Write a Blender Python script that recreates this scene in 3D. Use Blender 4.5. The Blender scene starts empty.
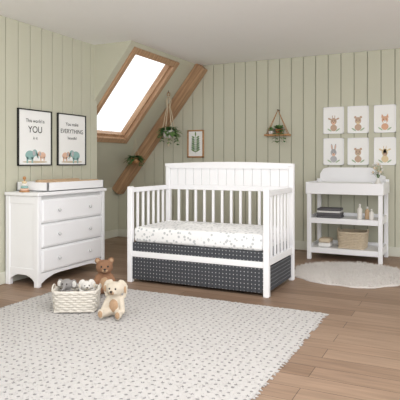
import bpy, bmesh, math, random
from mathutils import Matrix, Vector, Quaternion
random.seed(4)
sc = bpy.context.scene
try:
    sc.view_settings.view_transform = 'Standard'
except Exception:
    pass

# ------------------------------------------------------------ materials
def lin(c):
    out = []
    for v in c[:3]:
        v = v/255.0
        out.append(v/12.92 if v <= .04045 else ((v+.055)/1.055)**2.4)
    return (*out, 1.0)

def newmat(name):
    m = bpy.data.materials.new(name); m.use_nodes = True
    nt = m.node_tree
    return m, nt, nt.nodes['Principled BSDF']

def noise_bump(nt, bs, scale, strength, dist=0.01):
    tc = nt.nodes.new('ShaderNodeTexCoord')
    n = nt.nodes.new('ShaderNodeTexNoise'); n.inputs['Scale'].default_value = scale
    n.inputs['Detail'].default_value = 4
    b = nt.nodes.new('ShaderNodeBump'); b.inputs['Strength'].default_value = strength
    b.inputs['Distance'].default_value = dist
    nt.links.new(tc.outputs['Object'], n.inputs['Vector'])
    nt.links.new(n.outputs['Fac'], b.inputs['Height'])
    nt.links.new(b.outputs['Normal'], bs.inputs['Normal'])
    return tc, n

def plain(name, col, rough=.5, var=.04, scale=8, bump=0.0, bscale=60, metal=0):
    m, nt, bs = newmat(name)
    bs.inputs['Roughness'].default_value = rough
    bs.inputs['Metallic'].default_value = metal
    tc = nt.nodes.new('ShaderNodeTexCoord')
    n = nt.nodes.new('ShaderNodeTexNoise'); n.inputs['Scale'].default_value = scale
    r = nt.nodes.new('ShaderNodeMapRange')
    r.inputs['To Min'].default_value = 1-var; r.inputs['To Max'].default_value = 1+var
    mx = nt.nodes.new('ShaderNodeVectorMath'); mx.operation = 'SCALE'
    mx.inputs[0].default_value = lin(col)[:3]
    nt.links.new(tc.outputs['Object'], n.inputs['Vector'])
    nt.links.new(n.outputs['Fac'], r.inputs['Value'])
    nt.links.new(r.outputs['Result'], mx.inputs['Scale'])
    nt.links.new(mx.outputs['Vector'], bs.inputs['Base Color'])
    if bump > 0:
        noise_bump(nt, bs, bscale, bump)
    return m

def wood(name, c1, c2, axis='x', rough=.5, scale=6):
    m, nt, bs = newmat(name)
    tc = nt.nodes.new('ShaderNodeTexCoord')
    mp = nt.nodes.new('ShaderNodeMapping')
    s = {'x': (1, 14, 14), 'y': (14, 1, 14), 'z': (14, 14, 1)}[axis]
    mp.inputs['Scale'].default_value = s
    n = nt.nodes.new('ShaderNodeTexNoise'); n.inputs['Scale'].default_value = scale*.4
    n.inputs['Detail'].default_value = 5
    cr = nt.nodes.new('ShaderNodeValToRGB')
    cr.color_ramp.elements[0].position = .3; cr.color_ramp.elements[0].color = lin(c1)
    cr.color_ramp.elements[1].position = .7; cr.color_ramp.elements[1].color = lin(c2)
    nt.links.new(tc.outputs['Object'], mp.inputs['Vector'])
    nt.links.new(mp.outputs['Vector'], n.inputs['Vector'])
    nt.links.new(n.outputs['Fac'], cr.inputs['Fac'])
    nt.links.new(cr.outputs['Color'], bs.inputs['Base Color'])
    bs.inputs['Roughness'].default_value = rough
    return m

def dots(name, base, dot, scale, thr, rnd=0.0, mode='xy', rough=.9, bscale=90, bstr=.3):
    m, nt, bs = newmat(name)
    L = nt.links
    tc = nt.nodes.new('ShaderNodeTexCoord')
    v = nt.nodes.new('ShaderNodeTexVoronoi')
    v.inputs['Scale'].default_value = scale; v.inputs['Randomness'].default_value = rnd
    if mode == '3d':
        L.new(tc.outputs['Object'], v.inputs['Vector'])
    else:
        sx = nt.nodes.new('ShaderNodeSeparateXYZ'); L.new(tc.outputs['Object'], sx.inputs[0])
        cb = nt.nodes.new('ShaderNodeCombineXYZ')
        if mode == 'side':
            ad = nt.nodes.new('ShaderNodeMath'); ad.operation = 'ADD'
            L.new(sx.outputs[0], ad.inputs[0]); L.new(sx.outputs[1], ad.inputs[1])
            L.new(ad.outputs[0], cb.inputs[0]); L.new(sx.outputs[2], cb.inputs[1])
        else:
            L.new(sx.outputs[0], cb.inputs[0]); L.new(sx.outputs[1], cb.inputs[1])
        v.voronoi_dimensions = '2D'
        L.new(cb.outputs[0], v.inputs['Vector'])
    cr = nt.nodes.new('ShaderNodeValToRGB')
    cr.color_ramp.elements[0].position = thr; cr.color_ramp.elements[0].color = lin(dot)
    cr.color_ramp.elements[1].position = thr*1.35; cr.color_ramp.elements[1].color = lin(base)
    L.new(v.outputs['Distance'], cr.inputs['Fac'])
    L.new(cr.outputs['Color'], bs.inputs['Base Color'])
    bs.inputs['Roughness'].default_value = rough
    n = nt.nodes.new('ShaderNodeTexNoise'); n.inputs['Scale'].default_value = bscale
    b = nt.nodes.new('ShaderNodeBump'); b.inputs['Strength'].default_value = bstr
    b.inputs['Distance'].default_value = .006
    L.new(tc.outputs['Object'], n.inputs['Vector']); L.new(n.outputs['Fac'], b.inputs['Height'])
    L.new(b.outputs['Normal'], bs.inputs['Normal'])
    return m

WHITE = plain('white_painted_wood', (243, 243, 245), .38, .01)
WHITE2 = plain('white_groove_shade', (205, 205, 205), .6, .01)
SAGE = plain('sage_panel_paint', (200, 199, 180), .6, .025, 3)
SAGE_D = plain('sage_groove', (146, 146, 128), .8, .02)
CEIL = plain('ceiling_white_paint', (253, 253, 253), .8, .01)
TRIMM = plain('baseboard_paint', (212, 212, 198), .5, .01)
BEAM = wood('rafter_wood', (150, 112, 82), (196, 160, 124), 'x', .6)
FRAMEW = wood('window_wood', (160, 122, 90), (200, 164, 130), 'x', .5)
SHELFW = wood('shelf_wood', (160, 112, 70), (200, 152, 104), 'x', .5)
BLACK = plain('black_frame', (28, 28, 28), .4, .02)
PAPER = plain('paper_white', (246, 246, 244), .8, .01)
LEAF = plain('leaf_green', (70, 112, 58), .5, .3, 30)
LEAF2 = plain('leaf_light_green', (112, 146, 84), .5, .3, 30)
TERRA = plain('terracotta', (170, 106, 70), .8, .08)
CERAM = plain('ceramic_white', (236, 232, 226), .35, .02)
ROPE = plain('cotton_rope', (214, 200, 174), .9, .1, 80, .5, 200)
DARKROPE = plain('dark_cord', (90, 66, 48), .9, .1, 80)
GREYT = plain('charcoal_towel', (98, 96, 98), .95, .1, 60, .5, 150)
WHITET = plain('white_towel', (235, 233, 230), .95, .04, 60, .5, 150)
BEIGE = plain('beige_fabric', (206, 190, 166), .9, .08, 50, .5, 140)
PADM = plain('changing_pad_fabric', (230, 230, 229), .9, .03, 50, .3, 120)
TANPAD = plain('tan_pad_fabric', (200, 170, 138), .9, .05, 50, .3, 120)
FURB = plain('brown_plush', (158, 118, 90), .98, .16, 60, 1.0, 220)
FURC = plain('cream_plush', (226, 214, 196), .98, .08, 60, 1.0, 220)
FURG = plain('grey_plush', (160, 156, 154), .98, .1, 60, 1.0, 220)
FURW = plain('white_plush', (236, 232, 226), .98, .05, 60, 1.0, 220)
FURT = plain('tan_plush', (196, 162, 130), .98, .1, 60, 1.0, 220)
NOSE = plain('dark_nose', (44, 34, 30), .3, .02)
TEAL = plain('print_teal', (150, 186, 182), .8, .05)
PEACH = plain('print_peach', (230, 190, 166), .8, .05)
PGREY = plain('print_grey', (186, 186, 188), .8, .05)
PBROWN = plain('print_brown', (200, 172, 150), .8, .08)
PORANGE = plain('print_orange', (222, 176, 146), .8, .08)
PYEL = plain('print_yellow', (226, 206, 168), .8, .08)
PLEAF = plain('print_leaf', (170, 190, 160), .8, .08)
PINK = plain('print_ink', (90, 84, 80), .8, .05)
SHAG = plain('shag_wool', (218, 213, 208), 1.0, .08, 10)
WICK = plain('white_wicker', (220, 214, 204), .8, .08, 50, .4, 150)
PAMPAS = plain('dried_flower', (226, 208, 184), .9, .1, 60)
SKIRT = dots('dark_dotted_fabric', (66, 68, 73), (185, 186, 188), 31, .11, 0, 'side')
SHEET = dots('speckled_sheet', (242, 242, 242), (196, 198, 200), 28, .28, 1.0, '3d')
RUGM = dots('dotted_rug', (193, 190, 188), (138, 136, 136), 21, .15, .35, 'xy', 1, 60, .6)

def floor_mat():
    m, nt, bs = newmat('oak_plank_floor'); L = nt.links
    tc = nt.nodes.new('ShaderNodeTexCoord')
    br = nt.nodes.new('ShaderNodeTexBrick')
    br.inputs['Scale'].default_value = 1
    br.inputs['Brick Width'].default_value = 1.4
    br.inputs['Row Height'].default_value = .15
    br.inputs['Mortar Size'].default_value = .002
    br.inputs['Color1'].default_value = lin((160, 134, 113))
    br.inputs['Color2'].default_value = lin((136, 110, 90))
    br.inputs['Mortar'].default_value = lin((88, 70, 56))
    L.new(tc.outputs['Object'], br.inputs['Vector'])
    mp = nt.nodes.new('ShaderNodeMapping'); mp.inputs['Scale'].default_value = (1.2, 16, 1)
    n = nt.nodes.new('ShaderNodeTexNoise'); n.inputs['Scale'].default_value = 2.2
    n.inputs['Detail'].default_value = 7
    L.new(tc.outputs['Object'], mp.inputs['Vector']); L.new(mp.outputs['Vector'], n.inputs['Vector'])
    r = nt.nodes.new('ShaderNodeMapRange'); r.inputs['From Min'].default_value = .3; r.inputs['From Max'].default_value = .7
    r.inputs['To Min'].default_value = .76; r.inputs['To Max'].default_value = 1.12
    L.new(n.outputs['Fac'], r.inputs['Value'])
    mx = nt.nodes.new('ShaderNodeVectorMath'); mx.operation = 'SCALE'
    L.new(br.outputs['Color'], mx.inputs[0]); L.new(r.outputs['Result'], mx.inputs['Scale'])
    L.new(mx.outputs['Vector'], bs.inputs['Base Color'])
    bs.inputs['Roughness'].default_value = .5
    return m
FLOORM = floor_mat()

def glass_mat():
    m, nt, bs = newmat('window_glass')
    t = nt.nodes.new('ShaderNodeBsdfTransparent')
    g = nt.nodes.new('ShaderNodeBsdfGlossy'); g.inputs['Roughness'].default_value = .05
    mx = nt.nodes.new('ShaderNodeMixShader'); mx.inputs[0].default_value = .06
    nt.links.new(t.outputs[0], mx.inputs[1]); nt.links.new(g.outputs[0], mx.inputs[2])
    nt.links.new(mx.outputs[0], nt.nodes['Material Output'].inputs['Surface'])
    return m
GLASS = glass_mat()

# ------------------------------------------------------------ mesh builder
class B:
    def __init__(s):
        s.bm = bmesh.new(); s.mats = []
    def mi(s, m):
        if m not in s.mats: s.mats.append(m)
        return s.mats.index(m)
    def _fin(s, verts, mat, smooth):
        fs = set()
        for v in verts:
            for f in v.link_faces: fs.add(f)
        i = s.mi(mat)
        for f in fs:
            f.material_index = i; f.smooth = smooth
        return fs
    def box(s, x0, x1, y0, y1, z0, z1, mat, M=None, bev=0.0, seg=1, smooth=False):
        m = Matrix.Translation(((x0+x1)/2, (y0+y1)/2, (z0+z1)/2)) @ Matrix.Diagonal((x1-x0, y1-y0, z1-z0, 1))
        if M is not None: m = M @ m
        vs = bmesh.ops.create_cube(s.bm, size=1, matrix=m)['verts']
        s._fin(vs, mat, smooth)
        if bev > 0:
            es = set()
            for v in vs:
                for e in v.link_edges: es.add(e)
            r = bmesh.ops.bevel(s.bm, geom=list(es), offset=bev, segments=seg, affect='EDGES', profile=.5)
            for f in r['faces']:
                f.material_index = s.mi(mat); f.smooth = smooth
    def cyl(s, p0, p1, r0, r1, mat, seg=16, smooth=True):
        p0 = Vector(p0); p1 = Vector(p1); d = p1-p0
        q = d.to_track_quat('Z', 'Y').to_matrix().to_4x4()
        m = Matrix.Translation((p0+p1)/2) @ q
        vs = bmesh.ops.create_cone(s.bm, cap_ends=True, segments=seg, radius1=r0, radius2=max(r1, 1e-5), depth=d.length, matrix=m)['verts']
        fs = s._fin(vs, mat, smooth)
        for f in fs:
            if len(f.verts) > 4: f.smooth = False
    def sph(s, c, r, mat, R=None, u=20, v=12):
        if not hasattr(r, '__len__'): r = (r, r, r)
        m = Matrix.Translation(c) @ (R.to_4x4() if R is not None else Matrix.Identity(4)) @ Matrix.Diagonal((*r, 1))
        vs = bmesh.ops.create_uvsphere(s.bm, u_segments=u, v_segments=v, radius=1, matrix=m)['verts']
        s._fin(vs, mat, True)
    def tube(s, pts, rad, mat, closed=False, seg=8):
        pts = [Vector(p) for p in pts]; n = len(pts)
        if not hasattr(rad, '__len__'): rad = [rad]*n
        rings = []; up = None
        for i in range(n):
            if closed: t = pts[(i+1) % n]-pts[i-1]
            else: t = pts[min(i+1, n-1)]-pts[max(i-1, 0)]
            t.normalize()
            if up is None:
                up = Vector((0, 0, 1)) if abs(t.z) < .9 else Vector((1, 0, 0))
            up = (up - t*up.dot(t)).normalized()
            sd = t.cross(up)
            rings.append([s.bm.verts.new(pts[i]+(up*math.cos(a)+sd*math.sin(a))*rad[i]) for a in [2*math.pi*k/seg for k in range(seg)]])
        vs = [v for r in rings for v in r]
        for i in range(n if closed else n-1):
            a = rings[i]; b = rings[(i+1) % n]
            for k in range(seg):
                s.bm.faces.new((a[k], a[(k+1) % seg], b[(k+1) % seg], b[k]))
        if not closed:
            s.bm.faces.new(rings[0][::-1]); s.bm.faces.new(rings[-1])
        s._fin(vs, mat, True)
    def lathe(s, prof, c, mat, seg=24):
        rings = []
        c = Vector(c)
        for r, z in prof:
            rings.append([s.bm.verts.new(c+Vector((r*math.cos(2*math.pi*k/seg), r*math.sin(2*math.pi*k/seg), z))) for k in range(seg)])
        for a, b in zip(rings[:-1], rings[1:]):
            for k in range(seg):
                s.bm.faces.new((a[k], a[(k+1) % seg], b[(k+1) % seg], b[k]))
        s.bm.faces.new(rings[0][::-1]); s.bm.faces.new(rings[-1])
        s._fin([v for r in rings for v in r], mat, True)
    def prism(s, poly, ext, mat):
        ext = Vector(ext)
        a = [s.bm.verts.new(p) for p in poly]; b = [s.bm.verts.new(Vector(p)+ext) for p in poly]
        n = len(poly)
        s.bm.faces.new(a); s.bm.faces.new(b[::-1])
        for i in range(n):
            s.bm.faces.new((a[i], b[i], b[(i+1) % n], a[(i+1) % n]))
        fs = s._fin(a+b, mat, False)
        bmesh.ops.recalc_face_normals(s.bm, faces=list(fs))
    def leaf(s, base, d, l, w, mat, droop=.4):
        base = Vector(base); d = Vector(d).normalized()
        side = d.cross(Vector((0, 0, 1)))
        if side.length < .1: side = Vector((1, 0, 0))
        side.normalize(); ps = []
        for t, ww in ((0, .08), (.3, .9), (.6, 1), (.85, .5), (1, .03)):
            p = base+d*l*t - Vector((0, 0, 1))*droop*l*t*t
            ps.append((s.bm.verts.new(p-side*w*ww/2), s.bm.verts.new(p+Vector((0, 0, -.12*w))), s.bm.verts.new(p+side*w*ww/2)))
        for a, b in zip(ps[:-1], ps[1:]):
            s.bm.faces.new((a[0], a[1], b[1], b[0])); s.bm.faces.new((a[1], a[2], b[2], b[1]))
        s._fin([v for p in ps for v in p], mat, True)
    def disc(s, cx, cz, rx, rz, mat, y, rot=0):
        vs = []
        for k in range(20):
            a = 2*math.pi*k/20; x = rx*math.cos(a); z = rz*math.sin(a)
            vs.append((cx+x*math.cos(rot)-z*math.sin(rot), y, cz+x*math.sin(rot)+z*math.cos(rot)))
        s.prism(vs, (0, .0006, 0), mat)
    def done(s, name, loc=(0, 0, 0), rotz=0, parent=None, mw=None):
        me = bpy.data.meshes.new(name); s.bm.to_mesh(me); s.bm.free()
        for m in s.mats: me.materials.append(m)
        o = bpy.data.objects.new(name, me); o.location = loc; o.rotation_euler = (0, 0, rotz)
        sc.collection.objects.link(o)
        if mw is not None:
            o.matrix_world = mw
        if parent: o.parent = parent
        return o

def empty(name, loc, rotz=0):
    o = bpy.data.objects.new(name, None); o.empty_display_size = .05
    o.location = loc; o.rotation_euler = (0, 0, rotz); sc.collection.objects.link(o); return o

def text(body, size, loc, parent, mat, name='lettering'):
    c = bpy.data.curves.new(name, 'FONT'); c.body = body; c.size = size
    c.align_x = 'CENTER'; c.align_y = 'CENTER'; c.extrude = .0004
    c.materials.append(mat)
    o = bpy.data.objects.new(name, c); o.location = loc; o.rotation_euler = (math.pi/2, 0, 0)
    sc.collection.objects.link(o); o.parent = parent

# ------------------------------------------------------------ room
VB = 6.58; UL = -3.71; UK = -4.56; VE = 4.94; H = 2.42; ZK = .73; TAN = 1.249
UT = UK+(H-ZK)/TAN
b = B(); b.box(-4.7, 3.0, -1.0, 6.7, -.1, 0, FLOORM); b.done('floor')
b = B()
b.prism([(UK-.1, VB+.012, 0), (3.0, VB+.012, 0), (3.0, VB+.012, H+.02), (UT, VB+.012, H+.02), (UK-.1, VB+.012, ZK-.09)], (0, .088, 0), SAGE_D)
x = UK; W = .155
while x < 3.0:
    xa = x+.004; xb = min(x+W-.004, 3.0)
    if xa > UT:
        b.box(xa, xb, VB, VB+.03, 0, H, SAGE, bev=.0035)
    else:
        za = min(H, ZK+(xa-UK)*TAN+.03); zb = min(H, ZK+(xb-UK)*TAN+.03)
        b.prism([(xa, VB, 0), (xb, VB, 0), (xb, VB, zb), (xa, VB, za)], (0, .03, 0), SAGE)
    x += W
b.done('wall_back')
b = B(); b.box(UL-.1, UL-.012, -.6, VE, 0, H+.02, SAGE_D)
y = -.6
while y < VE-.01:
    b.box(UL-.03, UL, y+.004, min(y+W-.004, VE), 0, H, SAGE, bev=.0035)
    y += W
b.done('wall_left')
b = B(); b.box(UK-.1, UL-.1, VE-.06, VE, 0, ZK, SAGE)
b.prism([(UK-.1, VE-.06, ZK), (UL-.1, VE-.06, ZK), (UL-.1, VE-.06, ZK+(UL-.1-UK)*TAN)], (0, .06, 0), SAGE)
zl = ZK+(UL-UK)*TAN
b.prism([(UL-.1, VE-.05, zl-.125), (UT, VE-.05, H), (UL-.1, VE-.05, H)], (0, .05, 0), SAGE)
b.done('wall_alcove')
b = B(); b.box(UK-.1, UK, VE-.06, VB+.1, 0, ZK+.0, SAGE)
b.done('wall_knee')
ang = math.atan(TAN); SL = (H-ZK)/math.sin(ang)
Mp = Matrix(((math.cos(ang), 0, -math.sin(ang), UK), (0, 1, 0, VB), (math.sin(ang), 0, math.cos(ang), ZK), (0, 0, 0, 1)))
BL = VB-VE
wa0, wa1, wb0, wb1 = .84, 2.08, .60, 1.56
b = B()
b.box(0, wa0, -BL, 0, 0, .08, SAGE); b.box(wa1, SL+.03, -BL, 0, 0, .08, SAGE)
b.box(wa0, wa1, -wb0, 0, 0, .08, SAGE); b.box(wa0, wa1, -BL, -wb1, 0, .08, SAGE)
b.done('ceiling_slope', mw=Mp)
b = B(); t = .065
b.box(wa0-.03, wa1+.03, -(wb0+t-.03), -(wb0-.04), -.03, .1, FRAMEW, bev=.005)
b.box(wa0-.03, wa1+.03, -(wb1+.03), -(wb1-t+.03), -.03, .1, FRAMEW, bev=.005)
b.box(wa0-.03, wa0+t-.02, -wb1, -wb0, -.028, .1, FRAMEW, bev=.005)
b.box(wa1-t+.02, wa1+.03, -wb1, -wb0, -.028, .1, FRAMEW, bev=.005)
b.box(wa0+.04, wa1-.04, -(wb1-.04), -(wb0+.04), .05, .056, GLASS)
b.box(wa0+.05, wa1-.05, -(wb0+.065), -(wb0+.035), .02, .085, FRAMEW)
b.box(wa0+.045, wa0+.075, -(wb1-.05), -(wb0+.06), .02, .085, FRAMEW)
b.done('window_1', mw=Mp)
b = B(); b.box(-.02, SL+.02, -.15, .0, -.14, .0, BEAM, bev=.008)
b.done('roof_rafter', mw=Mp)
b = B()
b.box(UT, 3.0, VE, VB+.1, H, H+.08, CEIL)
b.box(UL-.1, 3.0, 1.0, VE, H, H+.08, CEIL)
b.done('ceiling')
b = B(); b.box(UK, 3.0, VB-.016, VB, 0, .11, TRIMM, bev=.004); b.done('baseboard_back')
b = B(); b.box(UL, UL+.014, -.6, VE, 0, .11, TRIMM, bev=.004); b.done('baseboard_left')
b = B(); b.box(UK, UK+.016, VE, VB-.016, 0, .11, TRIMM, bev=.004); b.done('baseboard_alcove')

# ------------------------------------------------------------ rugs
def tuft(b, p, d, r, i=0):
    a2 = random.random()*6.28; s_ = Vector((math.cos(a2), math.sin(a2), 0))*r; t_ = Vector((-math.sin(a2), math.cos(a2), 0))*r
    v = [b.bm.verts.new(p+s_), b.bm.verts.new(p-s_*.5+t_), b.bm.verts.new(p-s_*.5-t_), b.bm.verts.new(p+d)]
    for f in ((0, 1, 3), (1, 2, 3), (2, 0, 3)):
        b.bm.faces.new([v[k] for k in f]).material_index = i
b = B(); b.box(0, 2.22, 0, 2.62, 0, .007, RUGM, bev=.003)
for i in range(26000):
    p = Vector((random.random()*2.22, random.random()*2.62, .006))
    d = Vector((random.gauss(0, .8), random.gauss(0, .8), 1)).normalized()*.009
    d.z = min(d.z, .007)
    tuft(b, p, d, .005)
for k in range(700):
    side = k % 4; q = random.random()
    p = {0: (q*2.22, 0), 1: (q*2.22, 2.62), 2: (0, q*2.62), 3: (2.22, q*2.62)}[side]
    d = {0: (0, -1), 1: (0, 1), 2: (-1, 0), 3: (1, 0)}[side]
    l = random.uniform(.01, .022); j = random.uniform(-.006, .006)
    b.cyl((p[0], p[1], .005), (p[0]+d[0]*l+j*abs(d[1]), p[1]+d[1]*l+j*abs(d[0]), .003), .004, .002, RUGM, 5)
b.done('area_rug', (-3.09, 1.24, 0))
b = B()
R0 = .56
def edge(a): return R0*(1+.025*math.sin(5*a+1)+.02*math.sin(9*a)+.012*math.sin(17*a))
poly = [(edge(a)*math.cos(a), edge(a)*math.sin(a), .001) for a in [2*math.pi*k/72 for k in range(72)]]
b.prism(poly, (0, 0, .012), SHAG)
for i in range(9000):
    a = random.random()*2*math.pi; r = math.sqrt(random.random())*edge(a)
    p = Vector((r*math.cos(a), r*math.sin(a), .011))
    d = Vector((random.gauss(0, .5), random.gauss(0, .5), 1)).normalized()*random.uniform(.015, .032)
    tuft(b, p, d, .0045)
b.done('round_shag_rug', (-.96, 5.34, 0))

# ------------------------------------------------------------ crib
b = B(); LX = 1.36; DY = .76; P = .048
for px in (0, LX-P):
    b.box(px, px+P, 0, P, 0, .875, WHITE, bev=.005)
    b.box(px, px+P, DY-P, DY, 0, 1.06, WHITE, bev=.005)
    b.box(px+.008, px+P-.008, P, DY-P, .82, .865, WHITE, bev=.004)
    b.box(px+.008, px+P-.008, P, DY-P, .25, .31, WHITE, bev=.004)
    n = 6
    for i in range(n):
        yy = P+(DY-2*P)*(i+1)/(n+1)
        b.box(px+.014, px+P-.014, yy-.012, yy+.012, .31, .82, WHITE, bev=.003)
b.box(P, LX-P, DY-.042, DY-.01, .82, .87, WHITE, bev=.004)
b.box(P, LX-P, DY-.042, DY-.01, .25, .31, WHITE, bev=.004)
for i in range(12):
    xx = P+(LX-2*P)*(i+1)/13
    b.box(xx-.012, xx+.012, DY-.036, DY-.014, .31, .82, WHITE, bev=.003)
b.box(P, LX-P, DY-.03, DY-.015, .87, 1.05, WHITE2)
n = 14
for i in range(n):
    xa = P+(LX-2*P)*i/n
    b.box(xa+.0025, xa+(LX-2*P)/n-.0025, DY-.037, DY-.012, .87, 1.05, WHITE, bev=.003)
N = 16; poly = [(0, DY-.056, 1.058)]
for i in range(N+1):
    f = i/N; poly.append((LX*f, DY-.056, 1.085+.016*math.sin(math.pi*f)))
poly += [(LX, DY-.056, 1.058), (LX-P, DY-.056, 1.058), (LX-P, DY-.056, 1.035), (P, DY-.056, 1.035), (P, DY-.056, 1.058)]
b.prism(poly, (0, .06, 0), WHITE)
b.box(P, LX-P, .01, .042, .235, .285, WHITE, bev=.004)
b.box(P-.005, LX-P+.005, .022, DY-.05, .285, .365, SKIRT, bev=.006)
b.box(.022, LX-.022, .018, DY-.02, .03, .235, SKIRT, bev=.004)
for k in range(26):
    xx = P+.01+(LX-2*P-.02)*k/25
    b.cyl((xx, .019, .03), (xx, .019, .232), .004, .0025, SKIRT, 8)
b.box(P+.004, LX-P-.004, .022, DY-.055, .365, .505, SHEET, bev=.035, seg=4, smooth=True)
b.done('baby_crib', (-2.75, 4.11, 0))

# ------------------------------------------------------------ dresser
b = B(); DW = .97; DD = .385; DH = .83
for yy in (0, DW-.045):
    b.box(DD-.05, DD, yy, yy+.045, 0, DH-.03, WHITE, bev=.004)
    b.box(0, .05, yy, yy+.045, 0, DH-.03, WHITE, bev=.004)
b.box(.01, DD-.01, .01, .03, .12, DH-.03, WHITE); b.box(.01, DD-.01, DW-.03, DW-.01, .12, DH-.03, WHITE)
b.box(.0, .015, .02, DW-.02, .1, DH-.03, WHITE)
for yy in (.006, DW-.03):
    pl = [(.05, yy, .13), (DD-.05, yy, .13)]
    for i in range(13):
        f = i/12; xx = DD-.05-(DD-.1)*f; pl.append((xx, yy, .045+.06*math.sin(math.pi*f)**.6))
    b.prism(pl, (0, .02, 0), WHITE)
b.box(.05, DD-.05, .004, .02, DH-.1, DH-.03, WHITE, bev=.002); b.box(.05, DD-.05, .004, .02, .1, .16, WHITE, bev=.002)
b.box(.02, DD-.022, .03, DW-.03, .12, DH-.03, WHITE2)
z = .125; dh = .205
for i in range(3):
    z0 = z+i*(dh+.013)
    b.box(DD-.03, DD-.002, .05, DW-.05, z0, z0+dh, WHITE, bev=.005)
    b.box(DD-.006, DD+.004, .062, DW-.062, z0+.012, z0+dh-.012, WHITE, bev=.004)
    for ky in (.26, DW-.26):
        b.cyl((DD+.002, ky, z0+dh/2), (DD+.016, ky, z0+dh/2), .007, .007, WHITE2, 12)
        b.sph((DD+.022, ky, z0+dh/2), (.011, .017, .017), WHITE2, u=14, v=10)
pl = [(DD-.024, .045, .12), (DD-.024, DW-.045, .12)]
for i in range(17):
    f = i/16; pl.append((DD-.024, DW-.045-(DW-.09)*f, .03+.062*min(1, (math.sin(math.pi*f)*1.6)**.7)))
b.prism(pl, (.02, 0, 0), WHITE)
b.box(-.0, DD+.016, -.016, DW+.016, DH-.03, DH, WHITE, bev=.006)
b.done('dresser', (-3.69, 3.56, 0))
b = B(); TW = .83; TD = .375; th = .085
b.box(0, TD, 0, TW, 0, .012, WHITE)
b.box(0, .016, 0, TW, 0, th, WHITE, bev=.003); b.box(TD-.016, TD, 0, TW, 0, th, WHITE, bev=.003)
b.box(0, TD, 0, .016, 0, th, WHITE, bev=.003); b.box(0, TD, TW-.016, TW, 0, th, WHITE, bev=.003)
b.box(.02, TD-.02, .03, TW-.02, .012, .06, PADM, bev=.02, seg=3, smooth=True)
b.box(.03, .1, .2, TW-.03, .05, .1, TANPAD, bev=.018, seg=3, smooth=True)
b.box(TD-.1, TD-.03, .2, TW-.03, .05, .095, TANPAD, bev=.018, seg=3, smooth=True)
b.done('changing_tray', (-3.685, 3.69, DH))
b = B(); b.cyl((0, 0, 0), (0, 0, .012), .045, .045, SHELFW); b.cyl((0, 0, 0), (0, 0, .12), .006, .006, SHELFW, 8)
for i, (r, m) in enumerate(((.04, PEACH), (.034, TEAL), (.028, CERAM), (.022, PYEL))):
    zz = .022+i*.022
    b.lathe([(.008, zz-.01), (r*.85, zz-.01), (r, zz), (r*.85, zz+.01), (.008, zz+.01)], (0, 0, 0), m)
b.sph((0, 0, .125), .016, SHELFW)
b.done('stacking_toy', (-3.52, 3.62, DH))

# ------------------------------------------------------------ changing table
b = B(); CW = .82; CD = .53
for px in (0, CW-.045):
    for py in (0, CD-.045):
        b.box(px, px+.045, py, py+.045, 0, .87 if py == 0 else .9, WHITE, bev=.004)
for zz in (.105, .44):
    b.box(.01, CW-.01, .01, CD-.01, zz, zz+.022, WHITE, bev=.003)
    b.box(.04, CW-.04, .006, .026, zz-.03, zz+.03, WHITE, bev=.003)
    b.box(.04, CW-.04, CD-.026, CD-.006, zz-.03, zz+.055, WHITE, bev=.003)
    for px in (.01, CW-.032):
        b.box(px, px+.02, .04, CD-.04, zz-.03, zz+.055, WHITE, bev=.003)
b.box(0.01, CW-.01, .01, CD-.01, .745, .77, WHITE)
b.box(-.01, CW+.01, -.012, .012, .74, .865, WHITE, bev=.004)
b.box(-.012, .012, -.01, CD, .74, .875, WHITE, bev=.004)
b.box(CW-.012, CW+.012, -.01, CD, .74, .875, WHITE, bev=.004)
b.box(-.01, CW+.01, CD-.022, CD, .74, .9, WHITE, bev=.004)
pl = [(0.03, CD-.02, .89), (CW-.03, CD-.02, .89), (CW-.03, CD-.02, .93), (CW-.10, CD-.02, .96), (CW-.16, CD-.02, 1.02)]
pl += [(CW-.2, CD-.02, 1.035), (.13, CD-.02, 1.035), (.07, CD-.02, 1.02), (.03, CD-.02, .96)]
b.prism(pl, (0, .018, 0), WHITE)
b.box(.02, CW-.02, .015, CD-.03, .77, .81, PADM, bev=.015, seg=3, smooth=True)
b.box(.02, CW-.16, .018, .12, .79, .865, PADM, bev=.03, seg=4, smooth=True)
b.box(.02, CW-.16, CD-.14, CD-.03, .79, .865, PADM, bev=.03, seg=4, smooth=True)
b.done('changing_table', (-1.57, 5.99, 0))
TX, TY = -1.57, 5.99
b = B()
for i, (m, h) in enumerate(((GREYT, .03), (GREYT, .03), (WHITET, .022), (GREYT, .03))):
    z0 = sum((.03, .03, .022, .03)[:i])
    b.box(-.14+.004*i, .14-.003*i, -.1, .1, z0, z0+h, m, bev=.011, seg=3, smooth=True)
b.done('folded_towels', (TX+.22, TY+.2, .462))
def bottle(nm, loc, h, r, m):
    b = B()
    b.lathe([(r*.9, 0), (r, .006), (r, h*.62), (r*.8, h*.72), (r*.35, h*.77), (r*.35, h*.84)], (0, 0, 0), m, 18)
    b.lathe([(r*.45, h*.84), (r*.45, h*.94), (r*.3, h)], (0, 0, 0), CERAM, 14)
    b.cyl((0, 0, h*.97), (0, -r*1.1, h*.98), r*.12, r*.1, CERAM, 8)
    b.done(nm, loc)
bottle('lotion_bottle', (TX+.56, TY+.15, .462), .17, .028, CERAM)
bottle('lotion_bottle.001', (TX+.635, TY+.19, .462), .14, .027, TANPAD)
bottle('lotion_bottle.002', (TX+.69, TY+.12, .462), .12, .025, CERAM)
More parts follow.
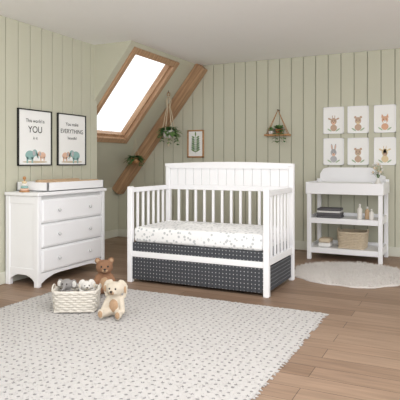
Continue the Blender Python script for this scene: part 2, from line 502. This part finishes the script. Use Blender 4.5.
def woven_basket(name, loc, w, d, h, m, rotz=0, rows=9, wv=.004, flare=1.08, handles=True):
    b = B()
    b.box(-w/2+.02, w/2-.02, -d/2+.02, d/2-.02, .0, .012, m)
    per = 64
    def rr(a, sx, sy):
        c, s_ = math.cos(a), math.sin(a); n = 5
        k = (abs(c)**n+abs(s_)**n)**(-1/n)
        return c*k*sx, s_*k*sy
    for j in range(rows):
        f = j/(rows-1); z = .011+(h-.02)*f; sc_ = 1+(flare-1)*f
        pts = []
        for k in range(per):
            a = 2*math.pi*k/per
            off = wv*(1 if (k//2+j) % 2 else -1)
            x_, y_ = rr(a, w/2*sc_/flare-.008+off, d/2*sc_/flare-.008+off); pts.append((x_, y_, z))
        b.tube(pts, h/rows*.56, m, True, 6)
    for k in range(0, per, 4):
        a = 2*math.pi*k/per
        p0 = rr(a, w/2/flare-.008, d/2/flare-.008); p1 = rr(a, w/2-.008, d/2-.008)
        b.cyl((*p0, .005), (*p1, h), .004, .004, m, 6)
    b.tube([(*rr(2*math.pi*k/48, w/2-.006, d/2-.006), h) for k in range(48)], .011, m, True, 8)
    if handles:
        for s_ in (-1, 1):
            b.tube([(s_*(w/2+.004), .05*math.cos(t), h+.0+.035*math.sin(t)) for t in [math.pi*i/10 for i in range(11)]], .006, m, False, 6)
    return b.done(name, loc, rotz)
woven_basket('storage_basket', (TX+.47, TY+.24, .128), .32, .3, .18, BEIGE, rows=10)
b = B()
b.box(-.07, .07, -.09, .09, 0, .05, WHITET, bev=.018, seg=3, smooth=True)
b.box(-.065, .065, -.085, .085, .05, .1, BEIGE, bev=.018, seg=3, smooth=True)
b.done('folded_blankets', (TX+.17, TY+.2, .127))
b = B()
b.lathe([(.022, 0), (.034, .02), (.036, .05), (.02, .085), (.014, .1), (.017, .11)], (0, 0, 0), CERAM)
for i in range(18):
    a = random.random()*6.28; sp = random.uniform(.01, .06); hh = random.uniform(.16, .27)
    tip = (sp*math.cos(a), sp*math.sin(a), hh)
    b.cyl((0, 0, .09), tip, .0015, .0012, LEAF2, 5)
    b.sph(tip, (.012, .012, .017), PAMPAS if i % 2 else FURW, u=8, v=6)
    b.leaf((tip[0]*.5, tip[1]*.5, .1+hh*.25), (math.cos(a), math.sin(a), .6), .06, .016, LEAF2)
b.done('flower_vase', (TX+.735, TY+.30, .81))

# ------------------------------------------------------------ posters
def poster(name, loc, lines, cols):
    W_, H_ = .455, .54
    e = empty(name, loc, math.pi/2)
    b = B(); t = .011
    b.box(-W_/2, W_/2, .0, .02, 0, t, BLACK); b.box(-W_/2, W_/2, .0, .02, H_-t, H_, BLACK)
    b.box(-W_/2, -W_/2+t, .0, .02, 0, H_, BLACK); b.box(W_/2-t, W_/2, .0, .02, 0, H_, BLACK)
    b.box(-W_/2+t, W_/2-t, .008, .02, t, H_-t, PAPER)
    b.done('frame', parent=e)
    b = B(); y = .0072
    for k, (cx, s_, m, dr) in enumerate(cols):
        b.disc(cx, .10*1, .062*s_, .045*s_, m, y)
        b.disc(cx+dr*.062*s_, .10+.022*s_, .034*s_, .034*s_, m, y-.0008)
        b.disc(cx+dr*.05*s_, .10+.02*s_, .018*s_, .026*s_, PGREY, y-.0016)
        b.disc(cx+dr*.098*s_, .10-.0*s_, .010*s_, .034*s_, m, y-.0008, dr*.35)
        for q in (-.035, .03):
            b.box(cx+q*s_-.011*s_, cx+q*s_+.011*s_, y, y+.0006, .10-.075*s_, .10-.02*s_, m)
    b.disc(.0, .036, .17, .01, BEIGE, y+.0004)
    b.done('illustration', parent=e)
    for (tx, sz, zz) in lines:
        text(tx, sz, (0, .0065, zz), e, BLACK)
poster('framed_poster', (UL+.021, 3.945, 1.065), [("This world is", .048, .43), ("YOU", .09, .345), ("in it", .04, .265)], [(-.07, 1.0, TEAL, 1), (.1, .7, PEACH, -1)])
poster('framed_poster.001', (UL+.021, 4.49, 1.065), [("You make", .05, .43), ("EVERYTHING", .062, .355), ("beautiful", .042, .285)], [(-.11, .75, PEACH, 1), (.06, 1.05, TEAL, -1)])

def animal_print(name, u, z, kind):
    W_, H_ = .245, .325
    e = empty(name, (u, VB-.022, z))
    b = B(); t = .01
    b.box(-W_/2, W_/2, 0, .02, 0, t, WHITE); b.box(-W_/2, W_/2, 0, .02, H_-t, H_, WHITE)
    b.box(-W_/2, -W_/2+t, 0, .02, 0, H_, WHITE); b.box(W_/2-t, W_/2, 0, .02, 0, H_, WHITE)
    b.box(-W_/2+t, W_/2-t, .008, .02, t, H_-t, PAPER)
    b.done('frame', parent=e)
    b = B(); y = .0072
    main, acc = {'fawn': (PBROWN, PEACH), 'rabbit': (PGREY, PEACH), 'fox': (PORANGE, PAPER), 'bear': (PBROWN, BEIGE), 'giraffe': (PYEL, PBROWN), 'owl': (PBROWN, PYEL)}[kind]
    b.disc(0, .07, .04, .04, main, y+.0003)
    if kind == 'giraffe':
        b.disc(0, .11, .022, .08, main, y)
    b.disc(0, .15, .036, .042, main, y)
    b.disc(0, .125, .019, .019, acc, y-.0008)
    if kind == 'rabbit':
        for s_ in (-1, 1): b.disc(s_*.02, .215, .011, .042, main, y, -s_*.15); b.disc(s_*.02, .215, .006, .03, acc, y-.0008, -s_*.15)
    elif kind == 'fox':
        for s_ in (-1, 1): b.prism([(s_*.01, y, .185), (s_*.042, y, .17), (s_*.034, y, .22)], (0, .0006, 0), main)
    elif kind in ('fawn', 'giraffe'):
        for s_ in (-1, 1): b.disc(s_*.048, .18, .022, .01, main, y, s_*.4); b.disc(s_*.014, .205, .004, .02, main, y, -s_*.1)
    else:
        for s_ in (-1, 1): b.disc(s_*.032, .19, .015, .015, main, y)
    for s_ in (-1, 1): b.disc(s_*.016, .156, .0045, .005, PINK, y-.0014)
    b.disc(0, .135, .006, .0045, PINK, y-.0014)
    for s_ in (-1, 1): b.disc(s_*.05, .045, .03, .008, PLEAF, y-.0006, s_*.6)
    b.done('illustration', parent=e)
i = 0
for row, z in enumerate((1.445, 1.065)):
    for col, u in enumerate((-1.39, -1.10, -.795)):
        kind = [['fawn', 'owl', 'fox'], ['rabbit', 'bear', 'giraffe']][row][col]
        animal_print('animal_print' + ('' if i == 0 else '.%03d' % i), u, z, kind); i += 1

# ------------------------------------------------------------ plants and shelves
def bush(b, c, n, l, w, mats=(LEAF, LEAF2), up=.5, droop=.5):
    for i in range(n):
        a = random.random()*6.28
        d = (math.cos(a), math.sin(a), random.uniform(-.1, 1.3)*up*2)
        b.leaf(c, d, l*random.uniform(.6, 1.1), w, mats[i % 2], droop)
def vine(b, p, d, L, n=8):
    pts = [Vector(p)]
    for i in range(n):
        t = (i+1)/n
        pts.append(Vector(p)+Vector((d[0]*min(1, t*2), d[1]*min(1, t*2), .02*math.sin(t*6)-L*t*t)))
    b.tube(pts, .002, LEAF, False, 5)
    for q in pts[1:]:
        for s_ in (-1, 1):
            a = random.random()*6.28
            b.leaf(q, (math.cos(a), math.sin(a), .1), .045, .032, LEAF if s_ > 0 else LEAF2, .6)
hz = ZK+(-3.5-UK)*TAN
b = B()
zp = 1.43-hz
b.tube([(.02*math.cos(t), 0, -.05+.022*math.sin(t)) for t in [2*math.pi*k/16 for k in range(16)]], .005, SHELFW, True, 6)
b.cyl((0, 0, 0), (0, 0, -.03), .003, .003, DARKROPE, 6)
for k in range(6):
    a = math.pi/6+k*math.pi/3
    b.tube([(0, 0, -.07), (.035*math.cos(a), .035*math.sin(a), -.14), (.02*math.cos(a), .02*math.sin(a), -.22), (.04*math.cos(a), .04*math.sin(a), -.3), (.08*math.cos(a), .08*math.sin(a), zp+.11), (.066*math.cos(a), .066*math.sin(a), zp+.02), (0, 0, zp-.03)], .005, ROPE, False, 6)
b.tube([(0, 0, zp-.02), (0, 0, zp-.12)], [.008, .014], ROPE, False, 8)
b.lathe([(.045, zp-.01), (.066, zp+.01), (.078, zp+.09), (.072, zp+.09), (.06, zp+.07)], (0, 0, 0), CERAM)
bush(b, (0, 0, zp+.08), 70, .18, .06)
for a in (0, .8, 2, 3, 4, 5.2): vine(b, (0, 0, zp+.1), (.12*math.cos(a), .12*math.sin(a)), random.uniform(.08, .2), 5)
b.done('hanging_plant', (-3.5, 6.22, hz))
hz = ZK+(-4.0-UK)*TAN
b = B(); zp = 1.08-hz
for k in range(3):
    a = k*2.094
    b.cyl((0, 0, 0), (.06*math.cos(a), .06*math.sin(a), zp+.08), .002, .002, ROPE, 6)
b.lathe([(.035, zp-.0), (.056, zp+.02), (.066, zp+.08), (.06, zp+.08), (.05, zp+.06)], (0, 0, 0), SHELFW)
bush(b, (0, 0, zp+.07), 64, .16, .05)
for a in (0, 1.5, 3, 4.4): vine(b, (0, 0, zp+.09), (.1*math.cos(a), .1*math.sin(a)), .1, 4)
b.done('hanging_plant.001', (-4.0, 6.18, hz))
e = empty('botanical_picture', (-3.27, VB-.024, 1.16))
b = B(); W_, H_, t = .25, .38, .02
b.box(-W_/2, W_/2, 0, .022, 0, t, SHELFW, bev=.003); b.box(-W_/2, W_/2, 0, .022, H_-t, H_, SHELFW, bev=.003)
b.box(-W_/2, -W_/2+t, 0, .022, 0, H_, SHELFW, bev=.003); b.box(W_/2-t, W_/2, 0, .022, 0, H_, SHELFW, bev=.003)
b.box(-W_/2+t, W_/2-t, .008, .022, t, H_-t, PAPER)
b.done('frame', parent=e)
b = B(); y = .0072
b.box(-.002, .002, y, y+.0006, .06, .3, LEAF)
for k in range(7):
    for s_ in (-1, 1):
        b.disc(s_*.035, .1+k*.03, .038-.002*k, .011, LEAF if k % 2 else LEAF2, y-.0007, s_*.55)
b.disc(0, .325, .01, .03, LEAF2, y)
b.done('illustration', parent=e)
b = B(); w = .16
b.cyl((0, .08, .33), (0, .0, .33), .006, .006, DARKROPE, 8)
b.box(-w, w, -.06, .06, 0, .022, SHELFW, bev=.003)
for s_ in (-1, 1):
    b.cyl((s_*(w-.01), -.03, -.005), (0, .02, .33), .004, .004, SHELFW, 6)
    b.cyl((s_*(w-.01), .04, -.005), (0, .02, .33), .004, .004, SHELFW, 6)
b.lathe([(.028, .022), (.04, .03), (.046, .085), (.041, .085), (.033, .07)], (.02, 0, 0), TERRA)
bush(b, (.02, 0, .08), 50, .12, .035, up=.8, droop=.3)
b.lathe([(.02, .022), (.03, .03), (.03, .065), (.024, .065), (.02, .05)], (-.085, 0, 0), CERAM)
bush(b, (-.085, 0, .06), 26, .07, .02, up=.9, droop=.1)
for a in (3.6, 4.6, 5.4): vine(b, (.06, 0, .06), (.07*math.cos(a), -.08), .12, 4)
b.done('swing_shelf', (-2.08, VB-.08, 1.43))

# ------------------------------------------------------------ plush toys
def plush(name, loc, rotz, S, fur, pad, kind='bear', tilt=0, leg=.0):
    e = empty(name, loc, rotz)
    b = B()
    R = Matrix.Rotation(tilt, 3, 'Y')
    def T(p): return R @ Vector((p[0]*S, p[1]*S, p[2]*S))
    def E(p, r): b.sph(T(p), tuple(q*S for q in r), fur, R)
    E((0, 0, .27), (.2, .17, .265)); E((0, -.03, .68), (.21, .185, .185)); E((0, -.01, .48), (.13, .12, .12))
    for s_ in (-1, 1):
        for k in range(7):
            t = k/6; r = .08*(1-t)+.062*t
            E((s_*(.15+.12*t), -.02-.17*t, .44-.27*t+.03*math.sin(3*t)), (r, r, r))
            r = .105*(1-t)+.085*t
            E((s_*(.11+.11*t), -.05-(.3-leg)*t, .115), (r, r, r*.98))
        E((s_*.225, -.38+leg, .135), (.088, .06, .125))
        if kind == 'bear': E((s_*.165, -.01, .84), (.078, .05, .078))
        elif kind == 'lop':
            for k in range(8):
                t = k/7; E((s_*(.13+.14*math.sin(2.2*t)), .0, .86-.34*t*t), (.05+.015*math.sin(3.14*t), .04, .06))
        elif kind == 'elephant':
            E((s_*.24, .0, .70), (.12, .035, .15))
            E((s_*.3, .0, .66), (.07, .03, .11))
    if kind == 'elephant':
        for k in range(9):
            t = k/8; E((0, -.19-.16*t, .66-.26*t+.16*t*t), (.062*(1-.4*t),)*3)
    if kind != 'elephant': E((0, -.19, .635), (.1, .09, .078))
    o = b.done('body', parent=e)
    md = o.modifiers.new('Remesh', 'REMESH'); md.mode = 'VOXEL'; md.voxel_size = S*.022; md.use_smooth_shade = True
    sm = o.modifiers.new('Smooth', 'SMOOTH'); sm.iterations = 3; sm.factor = .5
    tx = bpy.data.textures.new(name+'_fuzz', 'CLOUDS'); tx.noise_scale = .012
    dm = o.modifiers.new('Fuzz', 'DISPLACE'); dm.texture = tx; dm.strength = S*.03; dm.mid_level = .5
    b = B()
    def E2(p, r, m): b.sph(T(p), tuple(q*S for q in r), m, R, 14, 10)
    for s_ in (-1, 1):
        E2((s_*.08, -.20, .72), (.023, .019, .025), NOSE)
        E2((s_*.225, -.432+leg, .135), (.06, .02, .085), pad)
        if kind == 'bear': E2((s_*.165, -.05, .84), (.048, .02, .048), pad)
        if kind == 'elephant': E2((s_*.26, -.03, .69), (.08, .02, .11), pad)
        if kind == 'lop':
            E2((s_*.27, -.035, .68), (.032, .02, .09), pad)
    if kind != 'elephant':
        E2((0, -.29, .665), (.036, .022, .026), NOSE); E2((0, -.225, .632), (.075, .065, .058), pad)
        b.tube([T((-.03, -.287, .612)), T((0, -.294, .625)), T((.03, -.287, .612))], S*.006, NOSE)
    E2((0, -.115, .28), (.125, .07, .17), pad)
    b.done('details', parent=e)
RZ = .0145
plush('teddy_bear', (-2.63, 3.60, RZ), math.radians(38), .33, FURB, FURT, 'bear')
plush('plush_bunny', (-2.19, 3.13, RZ), math.radians(12), .28, FURC, FURT, 'lop')
BX, BY = -2.55, 3.15
woven_basket('toy_basket', (BX, BY, RZ), .33, .24, .145, WICK, math.radians(28), rows=8)
ba = math.radians(28)
def inb(x, y): return (BX+x*math.cos(ba)-y*math.sin(ba), BY+x*math.sin(ba)+y*math.cos(ba))
plush('plush_elephant', (*inb(-.075, .02), RZ+.03), ba-.25, .22, FURG, FURW, 'elephant', leg=.16)
plush('plush_rabbit', (*inb(.07, .025), RZ+.03), ba+.2, .20, FURW, FURC, 'lop', leg=.16)

# ------------------------------------------------------------ light, world, camera
w = bpy.data.worlds.new('World'); sc.world = w; w.use_nodes = True
bg = w.node_tree.nodes['Background']
bg.inputs[0].default_value = (.96, .98, 1, 1); bg.inputs[1].default_value = 1.5
def area(name, loc, target, size, power, col=(1, 1, 1), sy=None):
    l = bpy.data.lights.new(name, 'AREA'); l.energy = power; l.size = size; l.color = col
    if sy: l.shape = 'RECTANGLE'; l.size_y = sy
    o = bpy.data.objects.new(name, l); o.location = loc
    o.rotation_euler = (Vector(target)-Vector(loc)).to_track_quat('-Z', 'Y').to_euler(); sc.collection.objects.link(o)
area('added_overhead_fill', (-1.3, 2.4, 2.38), (-1.9, 3.4, 0), 2.4, 60, (1, .985, .97), 1.6)  # fill added under the ceiling, out of view; no fixture there
area('added_front_fill', (1.2, .2, 2.2), (-2.2, 5.0, .7), 2.0, 85, (1, .985, .97))  # unseen fill added on the camera side to brighten the room
s = bpy.data.lights.new('sun', 'SUN'); s.energy = 1.6; s.angle = math.radians(14); s.color = (1, .98, .94)
o = bpy.data.objects.new('sun', s); o.location = (-6, 6, 5)
o.rotation_euler = Vector((.72, -.30, -.85)).to_track_quat('-Z', 'Y').to_euler(); sc.collection.objects.link(o)
cam = bpy.data.cameras.new('Camera'); cam.lens = 48.06; cam.sensor_width = 36
cam.shift_y = -.095
co = bpy.data.objects.new('Camera', cam); co.location = (0, 0, 1.10)
co.rotation_euler = (math.radians(90), 0, math.radians(26)); sc.collection.objects.link(co)
sc.camera = co
